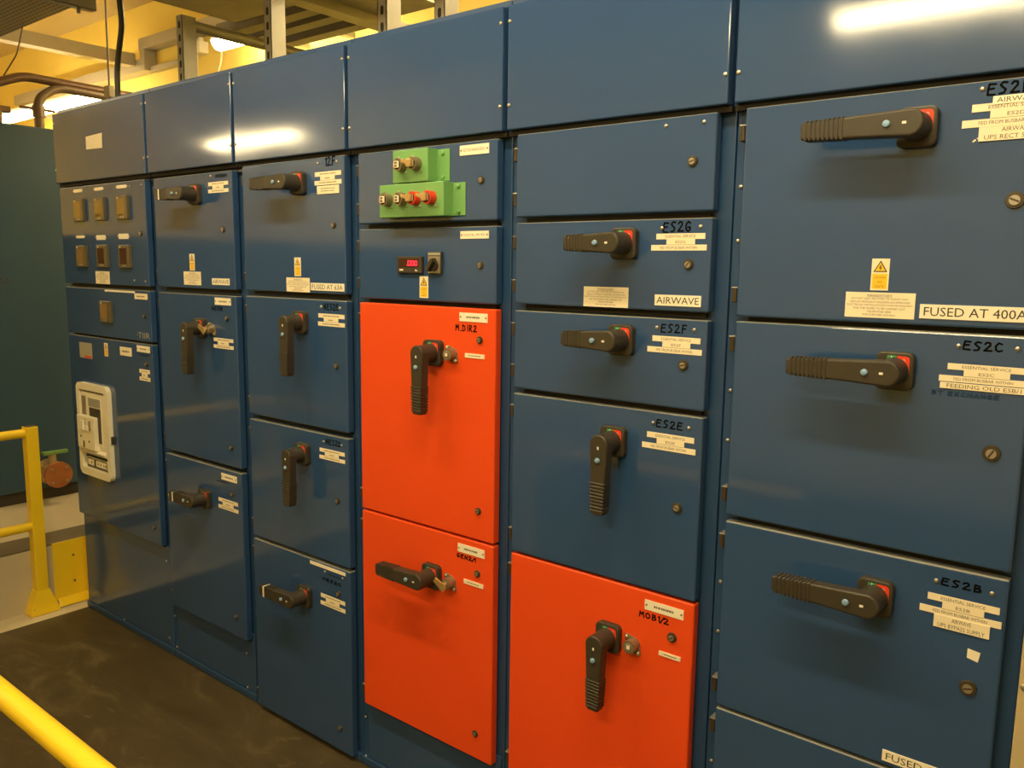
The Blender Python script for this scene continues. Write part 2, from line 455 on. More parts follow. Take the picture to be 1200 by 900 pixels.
    def build(s, name, parent=None, pivot=None):
        me = bpy.data.meshes.new(name)
        xs = list(zip(*s.v))
        piv = Vector(pivot) if pivot else Vector([(min(a)+max(a))/2 for a in xs])
        me.from_pydata([(v[0]-piv.x, v[1]-piv.y, v[2]-piv.z) for v in s.v], [], s.f)
        for mt in s.mats: me.materials.append(M[mt])
        for p, i, sm in zip(me.polygons, s.mi, s.sm): p.material_index = i; p.use_smooth = sm
        me.update()
        o = bpy.data.objects.new(name, me); COL.objects.link(o)
        POS[o.name] = piv
        if parent: o.parent = parent; o.location = piv-POS[parent.name]
        else: o.location = piv
        return o
POS = {}
GL = {}
def glyphs(t):
    if t in GL: return GL[t]
    c = bpy.data.curves.new('lettering', 'FONT'); c.body = t; c.resolution_u = 2; c.fill_mode = 'FRONT'
    o = bpy.data.objects.new('lettering', c)
    me = o.to_mesh()
    vs = [(v.co.x, v.co.y) for v in me.vertices]; fs = [tuple(p.vertices) for p in me.polygons]
    o.to_mesh_clear(); bpy.data.objects.remove(o); bpy.data.curves.remove(c)
    if vs: bb = (min(v[0] for v in vs), max(v[0] for v in vs), min(v[1] for v in vs), max(v[1] for v in vs))
    else: bb = (0, 0, 0, 0)
    GL[t] = (vs, fs, bb); return GL[t]
def thing(name, loc, label, cat, group=None):
    o = bpy.data.objects.new(name, None); COL.objects.link(o); o.location = loc; o.empty_display_size = .1
    POS[o.name] = Vector(loc); tag(o, label, cat, group); return o
def tag(o, label, cat, group=None):
    o['label'] = label; o['category'] = cat
    if group: o['group'] = group
    return o
def struct(o): o['kind'] = 'structure'; return o
def rrect(x0, x1, z0, z1, r, n=5):
    P = []
    for cx, cz, a in ((x1-r, z1-r, 0), (x0+r, z1-r, 90), (x0+r, z0+r, 180), (x1-r, z0+r, 270)):
        for k in range(n+1):
            t = math.radians(a+90*k/n); P.append((cx+r*math.cos(t), cz+r*math.sin(t)))
    return P

# ------------------------------------------------------------------ hand lettering (felt marker strokes on a 1 x 1.4 cell)
STROKES = {
 'E': [[(.9, 1.3), (.2, 1.35), (.08, .7), (.05, .05), (.85, 0)], [(.1, .72), (.72, .78)]],
 'S': [[(.88, 1.3), (.45, 1.4), (.15, 1.1), (.4, .78), (.75, .5), (.6, .1), (.1, .02)]],
 '2': [[(.1, 1.1), (.3, 1.38), (.7, 1.32), (.75, .95), (.4, .5), (.05, .05), (.95, .08)]],
 'G': [[(.85, 1.2), (.5, 1.4), (.15, 1.05), (.1, .4), (.45, .02), (.8, .25), (.82, .6), (.45, .6)]],
 'F': [[(.9, 1.35), (.2, 1.35), (.15, 0)], [(.15, .72), (.75, .75)]],
 'C': [[(.85, 1.2), (.45, 1.38), (.12, .9), (.15, .3), (.5, .02), (.9, .2)]],
 'B': [[(.15, 0), (.2, 1.38)], [(.2, 1.38), (.75, 1.25), (.7, .85), (.2, .72), (.85, .6), (.85, .15), (.15, 0)]],
 'D': [[(.15, 0), (.15, 1.38), (.75, 1.1), (.85, .5), (.6, .1), (.15, 0)]],
 'M': [[(.05, 0), (.15, 1.35), (.48, .6), (.8, 1.35), (.95, 0)]],
 'N': [[(.1, 0), (.15, 1.35), (.8, .05), (.85, 1.38)]],
 'O': [[(.5, 1.38), (.12, 1.05), (.1, .35), (.5, .02), (.88, .35), (.88, 1.05), (.5, 1.38)]],
 'I': [[(.5, 1.38), (.48, 0)]],
 'R': [[(.15, 0), (.18, 1.38), (.75, 1.25), (.7, .8), (.2, .68), (.88, 0)]],
 '1': [[(.3, 1.1), (.52, 1.38), (.5, 0)]],
 '/': [[(.05, -.15), (.85, 1.5)]],
 '.': [[(.4, .02), (.55, .05)]],
 'T': [[(.05, 1.35), (.95, 1.38)], [(.5, 1.36), (.48, 0)]],
 'X': [[(.1, 1.35), (.9, 0)], [(.88, 1.38), (.08, 0)]],
 'H': [[(.12, 1.38), (.1, 0)], [(.88, 1.38), (.88, 0)], [(.1, .7), (.88, .72)]],
 'A': [[(.05, 0), (.5, 1.38), (.92, 0)], [(.22, .5), (.75, .5)]],
}
def writing(t, rc, y, mt, wd):
    mb = MB(); x0, x1, z0, z1 = rc
    adv = []; 
    for ch in t: adv.append(.62 if ch in '1/.I' else (.7 if ch == ' ' else 1.28))
    tot = sum(adv)-.28; ux = (x1-x0)/tot; uz = (z1-z0)/1.4; px = x0; k = 0
    for ch, a in zip(t, adv):
        off = -.2 if ch in '1I/.' else 0
        jz = random.uniform(-.06, .06)
        for st in STROKES.get(ch, []):
            pts = [Vector((px+(p[0]+off)*ux, z0+(p[1]+jz)*uz)) for p in st]
            for a0, a1 in zip(pts, pts[1:]):
                d = (a1-a0)
                if d.length < 1e-6: continue
                n = Vector((-d.y, d.x)).normalized()*wd/2
                yy = y-k*2e-6; k += 1
                mb.raw([(q.x, yy, q.y) for q in (a0-n, a1-n, a1+n, a0+n)], [(0, 1, 2, 3)], mt)
            for p in pts:
                yy = y-k*2e-6; k += 1
                mb.raw([(p.x+wd/2*math.cos(i*math.pi/4), yy, p.y+wd/2*math.sin(i*math.pi/4)) for i in range(8)], [tuple(range(8))], mt)
        px += a*ux
    return mb

# ------------------------------------------------------------------ door furniture
def greek(mb, x0, x1, z0, z1, y, mt, rows=1):
    """rows of print too small to read: short dashes"""
    h = (z1-z0)/rows; rnd = random.Random(int(x0*1e4))
    for r in range(rows):
        zc = z1-h*(r+.5); x = x0
        while x < x1-.002:
            w = rnd.uniform(.002, .006); mb.rect(x, min(x+w, x1), zc-h*.17, zc+h*.17, y, mt); x += w+rnd.choice((.0009, .0009, .002))
def put_text(mb, t, x0, x1, z0, z1, y, mt='ink', fill=.84, hh=.62):
    w = x1-x0; h = z1-z0
    if t.startswith('~'):
        greek(mb, x0+w*.18, x1-w*.18, z0+h*.2, z1-h*.2, y, mt, len(t)); return
    lines = t.split('\n'); lh = h/len(lines)
    mxl = max(len(l) for l in lines)
    for i, l in enumerate(lines):
        zc = z1-lh*(i+.5); f = fill*(len(l)/mxl)
        mb.text(l, x0+w*(1-f)/2, x1-w*(1-f)/2, zc-lh*hh/2, zc+lh*hh/2, y, mt)
PLAQ = .0012
def nameplate(par, rc, t):
    x0, x1, z0, z1 = rc
    mb = MB().box(x0, x1, -PLAQ*1.6, .0005, z0, z1, 'label2')
    put_text(mb, t, x0+(x1-x0)*.1, x1-(x1-x0)*.1, z0, z1, -PLAQ*1.6-.0002, 'ink', .92, .3)
    for s in (-1, 1):
        cx = (x0+x1)/2+s*(x1-x0)*.45
        mb.cyl((cx, -PLAQ*1.6, (z0+z1)/2), (cx, -PLAQ*1.6-.0012, (z0+z1)/2), min(.0025, (z1-z0)*.14), 'bronze', seg=10)
    return mb.build('nameplate', par)
def sign(par, rc, kind, lines):
    x0, x1, z0, z1 = rc; w = x1-x0; h = z1-z0
    q = [(.09, .965, .665, 1), (.28, .79, .33, .67), (0, 1, 0, .335)] if kind == 'P' else [(.015, .99, .66, 1), (.22, .76, .33, .67), (0, 1, 0, .335)]
    mb = MB()
    a, b, c = q
    X = lambda u: x0+u*w
    Z = lambda u: z0+u*h
    poly = [(X(c[0]), Z(c[2])), (X(c[1]), Z(c[2])), (X(c[1]), Z(c[3])), (X(b[1]), Z(c[3])), (X(b[1]), Z(a[2])), (X(a[1]), Z(a[2])), (X(a[1]), Z(1)), (X(a[0]), Z(1)), (X(a[0]), Z(a[2])), (X(b[0]), Z(a[2])), (X(b[0]), Z(c[3])), (X(c[0]), Z(c[3]))]
    mb.prism(poly, -PLAQ, .0005, 'label')
    y = -PLAQ-.0002
    for k, (u0, u1, v0, v1) in enumerate(q):
        t = lines[k]; f = (.62, .34, .66)[k]
        m0 = X((u0+u1)/2-(u1-u0)*f/2); m1 = X((u0+u1)/2+(u1-u0)*f/2)
        if t == '~': greek(mb, m0, m1, Z(v0+.06), Z(v1-.06), y, 'ink')
        else: mb.text(t, m0, m1, Z(v0+(v1-v0)*.27), Z(v1-(v1-v0)*.27), y, 'ink')
    mb.rect(X(b[0]), X(b[1]), Z(c[3])-.0004, Z(c[3])+.0003, y, 'ink')
    return mb.build('service_sign', par)
MAND = ['DO NOT ADD, RECOVER OR MODIFY ANY', 'CIRCUIT WITHOUT HOLDING AN APPROVED', 'ELECTRICAL INSTALLATION CHANGE REQUEST', 'FOR THE WORK TO BE CARRIED OUT', 'TELEPHONE 0800', 'FOR FURTHER DETAILS']
def mandatory(par, rc):
    x0, x1, z0, z1 = rc; w = x1-x0; h = z1-z0
    mb = MB().box(x0, x1, -PLAQ*.8, .0005, z0, z1, 'label'); y = -PLAQ*.8-.0002
    cx = (x0+x1)/2
    zt = z1-h*.06; lh = h*.88/7
    mb.text('MANDATORY', cx-w*.18, cx+w*.18, zt-lh*.82, zt-lh*.14, y, 'inkd'); mb.rect(cx-w*.18, cx+w*.18, zt-lh*.97, zt-lh*.9, y, 'inkd')
    for k, l in enumerate(MAND):
        f = .47*len(l)/38; zz = zt-lh*(k+1)
        mb.text(l, cx-w*f, cx+w*f, zz-lh*.84, zz-lh*.2, y, 'ink')
    return mb.build('instruction_sticker', par)
def caution(par, rc):
    x0, x1, z0, z1 = rc; w = x1-x0; h = z1-z0; cx = (x0+x1)/2
    mb = MB().box(x0, x1, -PLAQ*.8, .0005, z0, z1, 'label'); y = -PLAQ*.8
    mb.rect(x0+w*.08, x1-w*.08, z0+h*.05, z0+h*.52, y-.0002, 'yellowlab')
    def tri(s, yy, mt):
        c = z0+h*.70; r = w*.46*s
        mb.raw([(cx-r*.87, yy, c-r*.5), (cx+r*.87, yy, c-r*.5), (cx, yy, c+r)], [(0, 1, 2)], mt)
    tri(1, y-.0002, 'inkd'); tri(.74, y-.0004, 'yellowlab')
    b = [(.02, .30), (-.12, -.02), (.0, -.02), (-.06, -.30), (.12, .06), (.01, .06), (.10, .30)]
    mb.raw([(cx+p[0]*w*.8, y-.0006, z0+h*.70+p[1]*w*.62) for p in b], [(0, 1, 2, 3, 4, 5, 6)], 'inkd')
    for t, v, f in (('CAUTION', .40, .62), ('415', .26, .26), ('VOLTS', .12, .5)):
        mb.text(t, cx-w*f/2, cx+w*f/2, z0+h*(v-.03), z0+h*(v+.04), y-.0004, 'ink')
    return mb.build('caution_sticker', par)
def text_sticker(par, rc, t):
    x0, x1, z0, z1 = rc
    mb = MB().box(x0, x1, -PLAQ*1.9, .0005, z0, z1, 'label' if '\n' in t or t[0] == '~' or 'FEED' in t else 'label2')
    big = t in ('AIRWAVE', 'FUSED AT 63A', 'FUSED AT 400A') and (z1-z0) > .019
    put_text(mb, t, x0, x1, z0, z1, -PLAQ*1.9-.0002, 'inkd' if big else 'ink', .92 if big else .84, .62)
    return mb.build('text_sticker', par)
def lock(par, c, size):
    x, z = c; r = (.0105, .0125, .0155)[size]
    mb = MB().cyl((x, .001, z), (x, -.004, z), r, 'lockring', r1=r*.88, seg=24)
    mb.cyl((x, -.003, z), (x, -.0055, z), r*.68, 'lockring', seg=20)
    mb.cyl((x, -.005, z), (x, -.0068, z), r*.55, 'lockm', seg=20)
    a = random.uniform(-.5, 1.1); dx, dz = math.cos(a)*r*.5, math.sin(a)*r*.5
    n = Vector((-dz, dx)).normalized()*r*.11; yy = -.0071
    mb.raw([(x-dx-n.x, yy, z-dz-n.y), (x+dx-n.x, yy, z+dz-n.y), (x+dx+n.x, yy, z+dz+n.y), (x-dx+n.x, yy, z-dz+n.y)], [(0, 1, 2, 3)], 'lockring')
    return mb.build('quarter_turn_lock', par)
def rivet(par, c, y=0, r=.0042):
    return MB().cyl((c[0], y+.001, c[1]), (c[0], y-.0014, c[1]), r, 'steel', seg=12, dome=.0018).build('screw', par)
def hinge(par, x, z):
    mb = MB()
    mb.box(x-.013, x+.002, .006, FY+.002, z-.016, z+.016, 'hinge', .0015)
    mb.cyl((x-.005, .007, z-.0145), (x-.005, .007, z+.0145), .005, 'hinge', seg=10)
    mb.box(x-.0135, x+.001, .004, FY, z+.0145, z+.0172, 'lockm', .001)
    return mb.build('hinge', par)
def handle(par, c, d, Ln, tape):
    x, z = c
    # escutcheon plate
    mb = MB().prism(rrect(x-.0335, x+.0335, z-.036, z+.036, .013), -.017, .001, 'black', .0035)
    sec = [(x+.004, z+.012), (x+.004, z+.029)]+[(x+.0265-.006+.006*math.cos(t), z+.023+.006*math.sin(t)) for t in (math.pi/2, math.pi/4, 0)]+[(x+.0265, z-.004), (x+.019, z-.004)]
    mb.raw([(p[0], -.0174, p[1]) for p in sec], [tuple(range(len(sec)))], 'indred')
    mb.rect(x-.013, x+.003, z+.0225, z+.0295, -.0174, 'indgreen')
    mb.text('I', x-.0065, x-.0045, z+.0235, z+.0285, -.0177, 'white'); mb.text('O', x+.014, x+.019, z+.0165, z+.0235, -.0177, 'white')
    mb.build('handle_plate', par)
    # lever: profile along s (from pivot) and t (across)
    T = Matrix(((1, 0, 0, x), (0, 1, 0, 0), (0, 0, 1, z), (0, 0, 0, 1)))
    ang = {'L': math.pi, 'D': -math.pi/2}[d]
    rot = Matrix.Rotation(-ang, 4, 'Y')
    R0, R1 = .0245, .0165
    P = [(R0*math.cos(t), R0*math.sin(t)) for t in [math.radians(100+160*k/12) for k in range(13)]]
    P += [(Ln-.006, -R1+.0005)]+[(Ln-.005+.005*math.cos(t), -R1+.005+.005*math.sin(t)) for t in (-math.pi/4, 0)]
    P += [(Ln-.005+.005*math.cos(t), R1-.005+.005*math.sin(t)) for t in (0, math.pi/4)]+[(Ln-.006, R1-.0005)]
    yb, yf = -.050, -.076
    mb = MB().prism(P, yf, yb, 'black', .0045, T @ rot, 3)
    mb.cyl((x, -.014, z), (x, -.055, z), .0265, 'black', r1=.0235, seg=28)
    n = 9 if Ln > .13 else 6
    for k in range(n):
        s = Ln-.010-k*.0082; hw = R1+(R0-R1)*(1-s/Ln)*.9
        rb = [(s-.0028, -hw-.0009), (s+.0022, -hw-.0009), (s+.0022, hw+.0009), (s-.0028, hw+.0009)]
        mb.prism(rb, yf-.0011, yb+.003, 'black', .001, T @ rot, 1)
    if not tape or True:
        q = [(.0165, -.0022), (.0235, -.0022), (.0235, .0022), (.0165, .0022)]
        mb.prism([(a-.013, b) for a, b in q], yf-.0004, yf+.002, 'white', 0, T @ rot)
    mb.build('lever', par)
    bx, bz = (x-.036, z) if d == 'L' else (x, z-.036)
    MB().cyl((bx, yf+.004, bz), (bx, yf-.0035, bz), .0062, 'button', seg=16, dome=.0015).build('release_button', par)
    if tape:
        s = Ln-.030; hw = R1+.0022
        MB().prism([(s-.005, -hw), (s+.004, -hw), (s+.004, hw), (s-.005, hw)], yf-.0012, yb+.001, 'white', .0005, T @ rot).build('tape_band', par)
def castell(par, c, key):
    x, z = c
    mb = MB(); k = .0175; a = math.radians(-48)
    ux, uz = math.cos(a), math.sin(a)
    P = []
    for cx, r, t0, t1 in ((.024, .0065, -70, 70), (-.024, .0065, 110, 250)):
        for i in range(7):
            t = math.radians(t0+(t1-t0)*i/6); P.append((cx+r*math.cos(t), r*math.sin(t)))
        if cx > 0: P += [(.006, .019), (-.006, .019)]
        else: P += [(-.006, -.019), (.006, -.019)]
    P = [(x+p[0]*ux-p[1]*uz, z+p[0]*uz+p[1]*ux) for p in P]
    mb.prism(P, -.004, .001, 'bronze', .001)
    mb.cyl((x, -.003, z), (x, -.022, z), k, 'bronze', r1=k*.93, seg=28)
    mb.cyl((x, -.021, z), (x, -.0225, z), k*.72, 'lockm', seg=24)
    for s in (-1, 1):
        px, pz = x+s*.0235*ux, z+s*.0235*uz
        mb.cyl((px, -.003, pz), (px, -.0065, pz), .0048, 'steel', seg=12, dome=.002)
    mb.prism(rrect(x-.007, x+.007, z-.007, z+.007, .002), -.0245, -.02, 'bronze', .001)
    mb.prism(rrect(x-.0045, x+.0045, z-.0045, z+.0045, .001), -.0252, -.022, 'label', 0)
    mb.build('key_lock', par)
    if key:
        mb = MB().cyl((x, -.02, z), (x, -.038, z), .0065, 'brass', seg=12)
        a = math.radians(-32); T = Matrix.Translation((x, 0, z)) @ Matrix.Rotation(-a, 4, 'Y')
        mb.prism([(-.030, -.012), (.014, -.012), (.016, .004), (.004, .013), (-.008, .007), (-.030, .004)], -.041, -.037, 'brass', .0008, T)
        mb.build('key', par)
def meter(par, rc, dark):
    x0, x1, z0, z1 = rc; w = x1-x0; h = z1-z0
    mb = MB().box(x0, x1, -.013, .001, z0, z1, 'meter', .0022)
    y = -.0132
    mb.rect(x0+w*.12, x1-w*.24, z0+h*.16, z1-h*.14, y, 'meterdark' if dark == 1 else 'meterglass')
    if 0 < dark < 1: mb.rect(x0+w*.12, x1-w*.38, z0+h*.17, z0+h*(.17+dark*.45), y-.0002, 'meterdark')
    mb.cyl((x0+w*.2, -.0125, z1-h*.1), (x0+w*.2, -.0140, z1-h*.1), .0035, 'label', seg=10)
    for u in (.40, .60): mb.rect(x0+w*(u-.06), x0+w*(u+.06), z0+h*.05, z0+h*.13, y-.0002, 'lockm')
    return mb.build('panel_meter', par)
def display(par, rc):
    x0, x1, z0, z1 = rc; w = x1-x0; h = z1-z0
    mb = MB().box(x0, x1, -.010, .001, z0, z1, 'black', .002)
    mb.rect(x0+w*.07, x1-w*.12, z0+h*.34, z1-h*.14, -.0102, 'meterdark')
    # seven segment figures: a dim left digit then .000
    dw = w*.105; dh = h*.30; zc = z0+h*.60; t = w*.022
    for k in range(3):
        cx = x0+w*(.50+.135*k)
        for a, b, c, d in ((-dw/2, dw/2, dh/2-t, dh/2), (-dw/2, dw/2, -dh/2, -dh/2+t), (-dw/2, -dw/2+t, -dh/2, dh/2), (dw/2-t, dw/2, -dh/2, dh/2)):
            mb.rect(cx+a, cx+b, zc+c, zc+d, -.0105, 'led')
    mb.rect(x0+w*.405, x0+w*.43, zc-dh/2, zc-dh/2+t*1.2, -.0105, 'led')
    mb.rect(x0+w*.10, x0+w*.26, z0+h*.15, z0+h*.24, -.0102, 'label2'); mb.raw([(x0+w*.76, -.0102, z0+h*.24), (x0+w*.72, -.0102, z0+h*.14), (x0+w*.86, -.0102, z0+h*.12)], [(0, 1, 2)], 'label2')
    return mb.build('digital_display', par)
def selector(par, rc):
    x0, x1, z0, z1 = rc; w = x1-x0; h = z1-z0; cx = (x0+x1)/2; cz = z0+h*.40
    mb = MB().box(x0, x1, -.008, .001, z0, z1, 'black', .0015)
    mb.rect(x0+w*.06, x1-w*.06, z0+h*.05, z0+h*.80, -.0083, 'lockm'); mb.rect(x0+w*.06, x1-w*.06, z0+h*.84, z1-h*.04, -.0083, 'silver')
    mb.build('selector_plate', par)
    kb = MB().cyl((cx, -.007, cz), (cx, -.016, cz), w*.32, 'black', seg=20)
    T = Matrix.Translation((cx, 0, cz)) @ Matrix.Rotation(math.radians(35), 4, 'Y')
    kb.prism([(-w*.12, -w*.33), (w*.12, -w*.33), (w*.12, w*.30), (0, w*.44), (-w*.12, w*.30)], -.031, -.014, 'black', .002, T)
    kb.build('selector_knob', par)

def furnish(dr, items):
    for q in items:
        k = q[0]
        if k == 'tag':
            x0, x1, z0, z1 = q[1]; mb = MB().prism(rrect(x0, x1, z0, z1, min(.003, (z1-z0)*.3), 2), -PLAQ, .0005, 'label2')
            for s in (-1, 1): cx = (x0+x1)/2+s*((x1-x0)/2+.006); mb.cyl((cx, .0005, (z0+z1)/2), (cx, -.0015, (z0+z1)/2), .0028, 'steel', seg=8)
            mb.build('tag', dr)
        elif k == 'meter': meter(dr, q[1], q[2])
        elif k == 'mand': mandatory(dr, q[1])
        elif k == 'caution': caution(dr, q[1])
        elif k == 'plate': nameplate(dr, q[1], q[2])
        elif k == 'text': text_sticker(dr, q[1], q[2])
        elif k == 'sign': sign(dr, q[1], q[2], q[3])
        elif k == 'lock': lock(dr, q[1], q[2])
        elif k == 'riv': rivet(dr, q[1])
        elif k == 'hand':
            x0, x1, z0, z1 = q[1]
            writing(q[2], q[1], -.0004, 'fade' if q[3] == 2 else 'marker', max(.0034, min(.0052, (z1-z0)*.19))*(.8 if q[3] == 2 else 1)).build('marker_writing', dr)
        elif k == 'handle': handle(dr, q[1], q[2], q[3], q[4])
        elif k == 'castell': castell(dr, q[1], q[2])
        elif k == 'display': display(dr, q[1])
        elif k == 'selector': selector(dr, q[1])
        elif k == 'blank':
            x0, x1, z0, z1 = q[1]; mb = MB()
            if q[2] == 'strip' and (x1-x0) > .2 and z1-z0 > .012:
                mb.box(x0, x1, -PLAQ, .0005, z0, z1, 'label2'); mb.rect(x0, x1, (z0+z1)/2-.0012, (z0+z1)/2+.0008, -PLAQ-.0002, 'ink')
            elif q[2] == 'square': mb.prism([(x0, z0+.004), (x1-.003, z0), (x1, z1-.003), (x0, z1)], -PLAQ*.5, .0005, 'label2')
            else: mb.box(x0, x1, -PLAQ, .0005, z0, z1, 'label2')
            mb.build('blank_sticker', dr)
        elif k == 'silver':
            x0, x1, z0, z1 = q[1]; mb = MB().prism(rrect(x0, x1, z0, z1, .006), -PLAQ, .0005, 'silver'); mb.rect(x0+(x1-x0)*.4, x1-.006, z0+.002, z0+.012, -PLAQ-.0002, 'indred'); mb.build('rating_plate', dr)
        elif k == 'letters':
            x0, x1, z0, z1 = q[1]; mb = MB().text(q[2], x0+.008, x1, z0, z1, -.0005, 'silver'); mb.rect(x0, x0+.006, (z0+z1)/2-.002, (z0+z1)/2+.002, -.0005, 'silver'); mb.build('letters', dr)
        elif k == 'smear':
            x0, x1, z0, z1 = q[1]; rnd = random.Random(3); mt = 'label2' if len(q) > 2 else 'smear'; mb = MB()
            if len(q) > 2:
                for fx, fz, r in ((.25, .25, .22), (.45, .5, .2), (.8, .85, .15)):
                    cx, cz = x0+fx*(x1-x0), z0+fz*(z1-z0); r *= (x1-x0)
                    mb.raw([(cx+r*rnd.uniform(.5, 1)*math.cos(i*.785), -.0004, cz+r*rnd.uniform(.5, 1)*math.sin(i*.785)) for i in range(8)], [tuple(range(8))], mt)
                mb.build('torn_sticker', dr)
            else:
                n = 14; top = [(x0+(x1-x0)*i/n, z1-rnd.uniform(0, .25)*(z1-z0)) for i in range(n+1)]; bot = [(x0+(x1-x0)*i/n, z0+rnd.uniform(0, .3)*(z1-z0)) for i in range(n+1)]
                mb.raw([(p[0], -.0003, p[1]) for p in top]+[(p[0], -.0003, p[1]) for p in bot], [(i, n+1+i, n+2+i, i+1) for i in range(n)], mt); mb.build('marker_smudge', dr)

# ------------------------------------------------------------------ the six switchgear cabinets
CAB_LABEL = [
 'leftmost blue switchgear cabinet with six small square meters and cream breaker opening',
 'narrow blue switchgear cabinet with three black handles, between meter cabinet and fused-at-63A cabinet',
 'blue switchgear cabinet with four stacked doors, top one stickered FUSED AT 63A',
 'blue cabinet with green key boxes on top door and two red doors below',
 'blue switchgear cabinet marked ES2G, ES2F, ES2E above one large red door',
 'rightmost blue switchgear cabinet with long handles and FUSED AT 400A sticker']
TOPZ = 2.298; DEP = .62; COVB, COVT = 1.979, 2.2765
COVF = -.006
red_doors = {'M', 'N', 'S'}
for ci, cb in enumerate(CABINETS):
    x0, x1 = cb['x0'], cb['x1']
    t = thing('switchgear_cabinet', ((x0+x1)/2, .3, 0), CAB_LABEL[ci], 'switchgear cabinet', 'row of switchgear cabinets')
    g = .0012
    fr = MB().box(x0+g, x1-g, FY, DEP, .002, TOPZ-.004, 'blue_frame', .003)
    fr.box(x0+g, x1-g, FY-.012, FY+.05, COVT+.004, TOPZ, 'blue_frame', .003)          # roof rim
    fr.box(x0+g, x1-g, FY+.006, DEP, TOPZ-.006, TOPZ+.003, 'dark', .001)
    fr.box(x0+g, x1-g, FY-.012, FY+.02, .002, .030, 'blue_frame', .003)                # plinth rail
    fr.build('frame', t)
    # top cover with its screws
    cv = MB().box(x0+.0075, x1-.0075, COVF, FY, COVB, COVT, 'blue', .0035, 3).build('top_cover', t)
    for cx in (x0+.0145+(0.003 if ci == 0 else 0), x1-.0145):
        for cz in (2.2375, 2.0385): rivet(cv, (cx, cz), COVF, .0048)
    MB().box(x0+.004, x1-.004, .010, FY+.001, 1.966, COVB-.001, 'dark').build('gasket', t)
    if ci == 0:
        a = COVER_LABEL; MB().prism([(a[0], a[2]+.004), (a[1]-.004, a[2]), (a[1], a[3]), (a[0]+.002, a[3]-.004)], COVF-.0008, COVF+.0003, 'label').build('blank_sticker', cv)
    prev = None
    for (key, zb, zt, items) in cb['doors']:
        mt = 'red' if key in red_doors else 'blue'
        dl, drr = cb['dl'], cb['dr']
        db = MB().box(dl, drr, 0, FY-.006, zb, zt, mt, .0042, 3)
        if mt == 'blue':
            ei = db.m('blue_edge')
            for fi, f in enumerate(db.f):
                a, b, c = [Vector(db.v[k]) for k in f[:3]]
                if (b-a).cross(c-a).normalized().z > .45: db.mi[fi] = ei  # upward faces take the painted highlight
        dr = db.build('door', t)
        if key in red_doors: dr['label'] = 'orange-red door'
        if zb > .3 or True:
            MB().box(dl+.02, drr-.015, .022, FY+.001, zb-.0125, zb-.003, 'dark').build('gasket', t) if zb > .03 else None
        if ci: 
            hinge(dr, dl-.001, zt-.049); hinge(dr, dl-.001, max(zb, 0)+.044)
        furnish(dr, items)
        if ci == 5:
            for cz in (zt-.154, zb+.158): rivet(t, (dl-.017, cz), FY, .0045)
    lowest = min(d[1] for d in cb['doors'])
    if lowest > .1:
        kp = MB().box(x0+.010 if ci == 0 else dl-.012, x1-.010, FY-.006, FY+.002, .032, lowest+.02 if ci else lowest-.004, 'blue', .0015).build('kick_panel', t)
        for p in PLINTH_SCREWS:
            if x0 < p[0] < x1 and ci in (0, 1, 3): rivet(kp, p, FY-.006, .0046)

# ------------------------------------------------------------------ withdrawable circuit breaker in the first cabinet
bx0, bx1, bz0, bz1 = BEZEL; bw, bh = bx1-bx0, bz1-bz0
t = thing('circuit_breaker', ((bx0+bx1)/2, 0, bz0), 'cream air circuit breaker in tall rounded bezel, low on the leftmost cabinet', 'circuit breaker')
def ring(mb, outer, inner, y0, y1, mt):
    n = len(outer); vs = [(p[0], y0, p[1]) for p in outer]+[(p[0], y0, p[1]) for p in inner]+[(p[0], y1, p[1]) for p in outer]+[(p[0], y1, p[1]) for p in inner]
    fs = []
    for i in range(n):
        j = (i+1) % n
        fs += [(i, n+i, n+j, j)[::-1], (i, j, 2*n+j, 2*n+i)[::-1], (n+i, 3*n+i, 3*n+j, n+j)[::-1]]
    mb.raw(vs, fs, mt)
mb = MB(); ring(mb, rrect(bx0, bx1, bz0, bz1, .030, 6), rrect(bx0+.026, bx1-.026, bz0+.034, bz1-.030, .012, 6), -.020, .001, 'cream')
mb.build('bezel', t)
U = lambda u: bx0+u*bw
V = lambda v: bz1-v*bh
MB().box(U(.09), U(.91), -.0008, .0005, V(.92), V(.07), 'dark').build('recess', t)
mb = MB().box(U(.115), U(.885), -.014, 0, V(.765), V(.095), 'cream', .003)
mb.box(U(.30), U(.76), -.0155, -.013, V(.66), V(.13), 'cream', .001)
mb.raw([(U(.115), -.014, V(.765)), (U(.885), -.014, V(.765)), (U(.885), -.028, V(.725)), (U(.115), -.028, V(.725)), (U(.115), -.014, V(.70)), (U(.885), -.014, V(.70))], [(0, 1, 2, 3), (3, 2, 5, 4), (0, 3, 4), (1, 5, 2)], 'cream')
mb.build('front_cover', t)
MB().box(U(.14), U(.27), -.0155, -.013, V(.36), V(.14), 'lockm', .001).build('status_window', t)
MB().box(U(.36), U(.74), -.0165, -.013, V(.24), V(.15), 'silver', .001).build('rating_plate', t)
MB().box(U(.38), U(.74), -.0160, -.013, V(.62), V(.25), 'black', .001).build('charging_slot', t)
op = MB().box(U(.08), U(.64), -.034, -.012, V(.70), V(.345), 'cream', .003).build('operating_panel', t)
for u, v, w, h, mt, y in ((.30, .44, .05, .05, 'white', -.044), (.40, .47, .06, .03, 'white', -.040)):
    MB().box(U(u-w), U(u+w), y, -.033, V(v+h), V(v-h), mt, .002).build('push_button', op)
mb = MB().box(U(.35), U(.365), -.0348, -.033, V(.44), V(.37), 'ink'); mb.box(U(.49), U(.54), -.038, -.033, V(.49), V(.385), 'lockm', .001); mb.build('charging_lever', op)
mb = MB()
for u, v in ((.20, .57), (.46, .61), (.27, .40)): mb.cyl((U(u), -.033, V(v)), (U(u), -.0348, V(v)), .006, 'ink', seg=10)
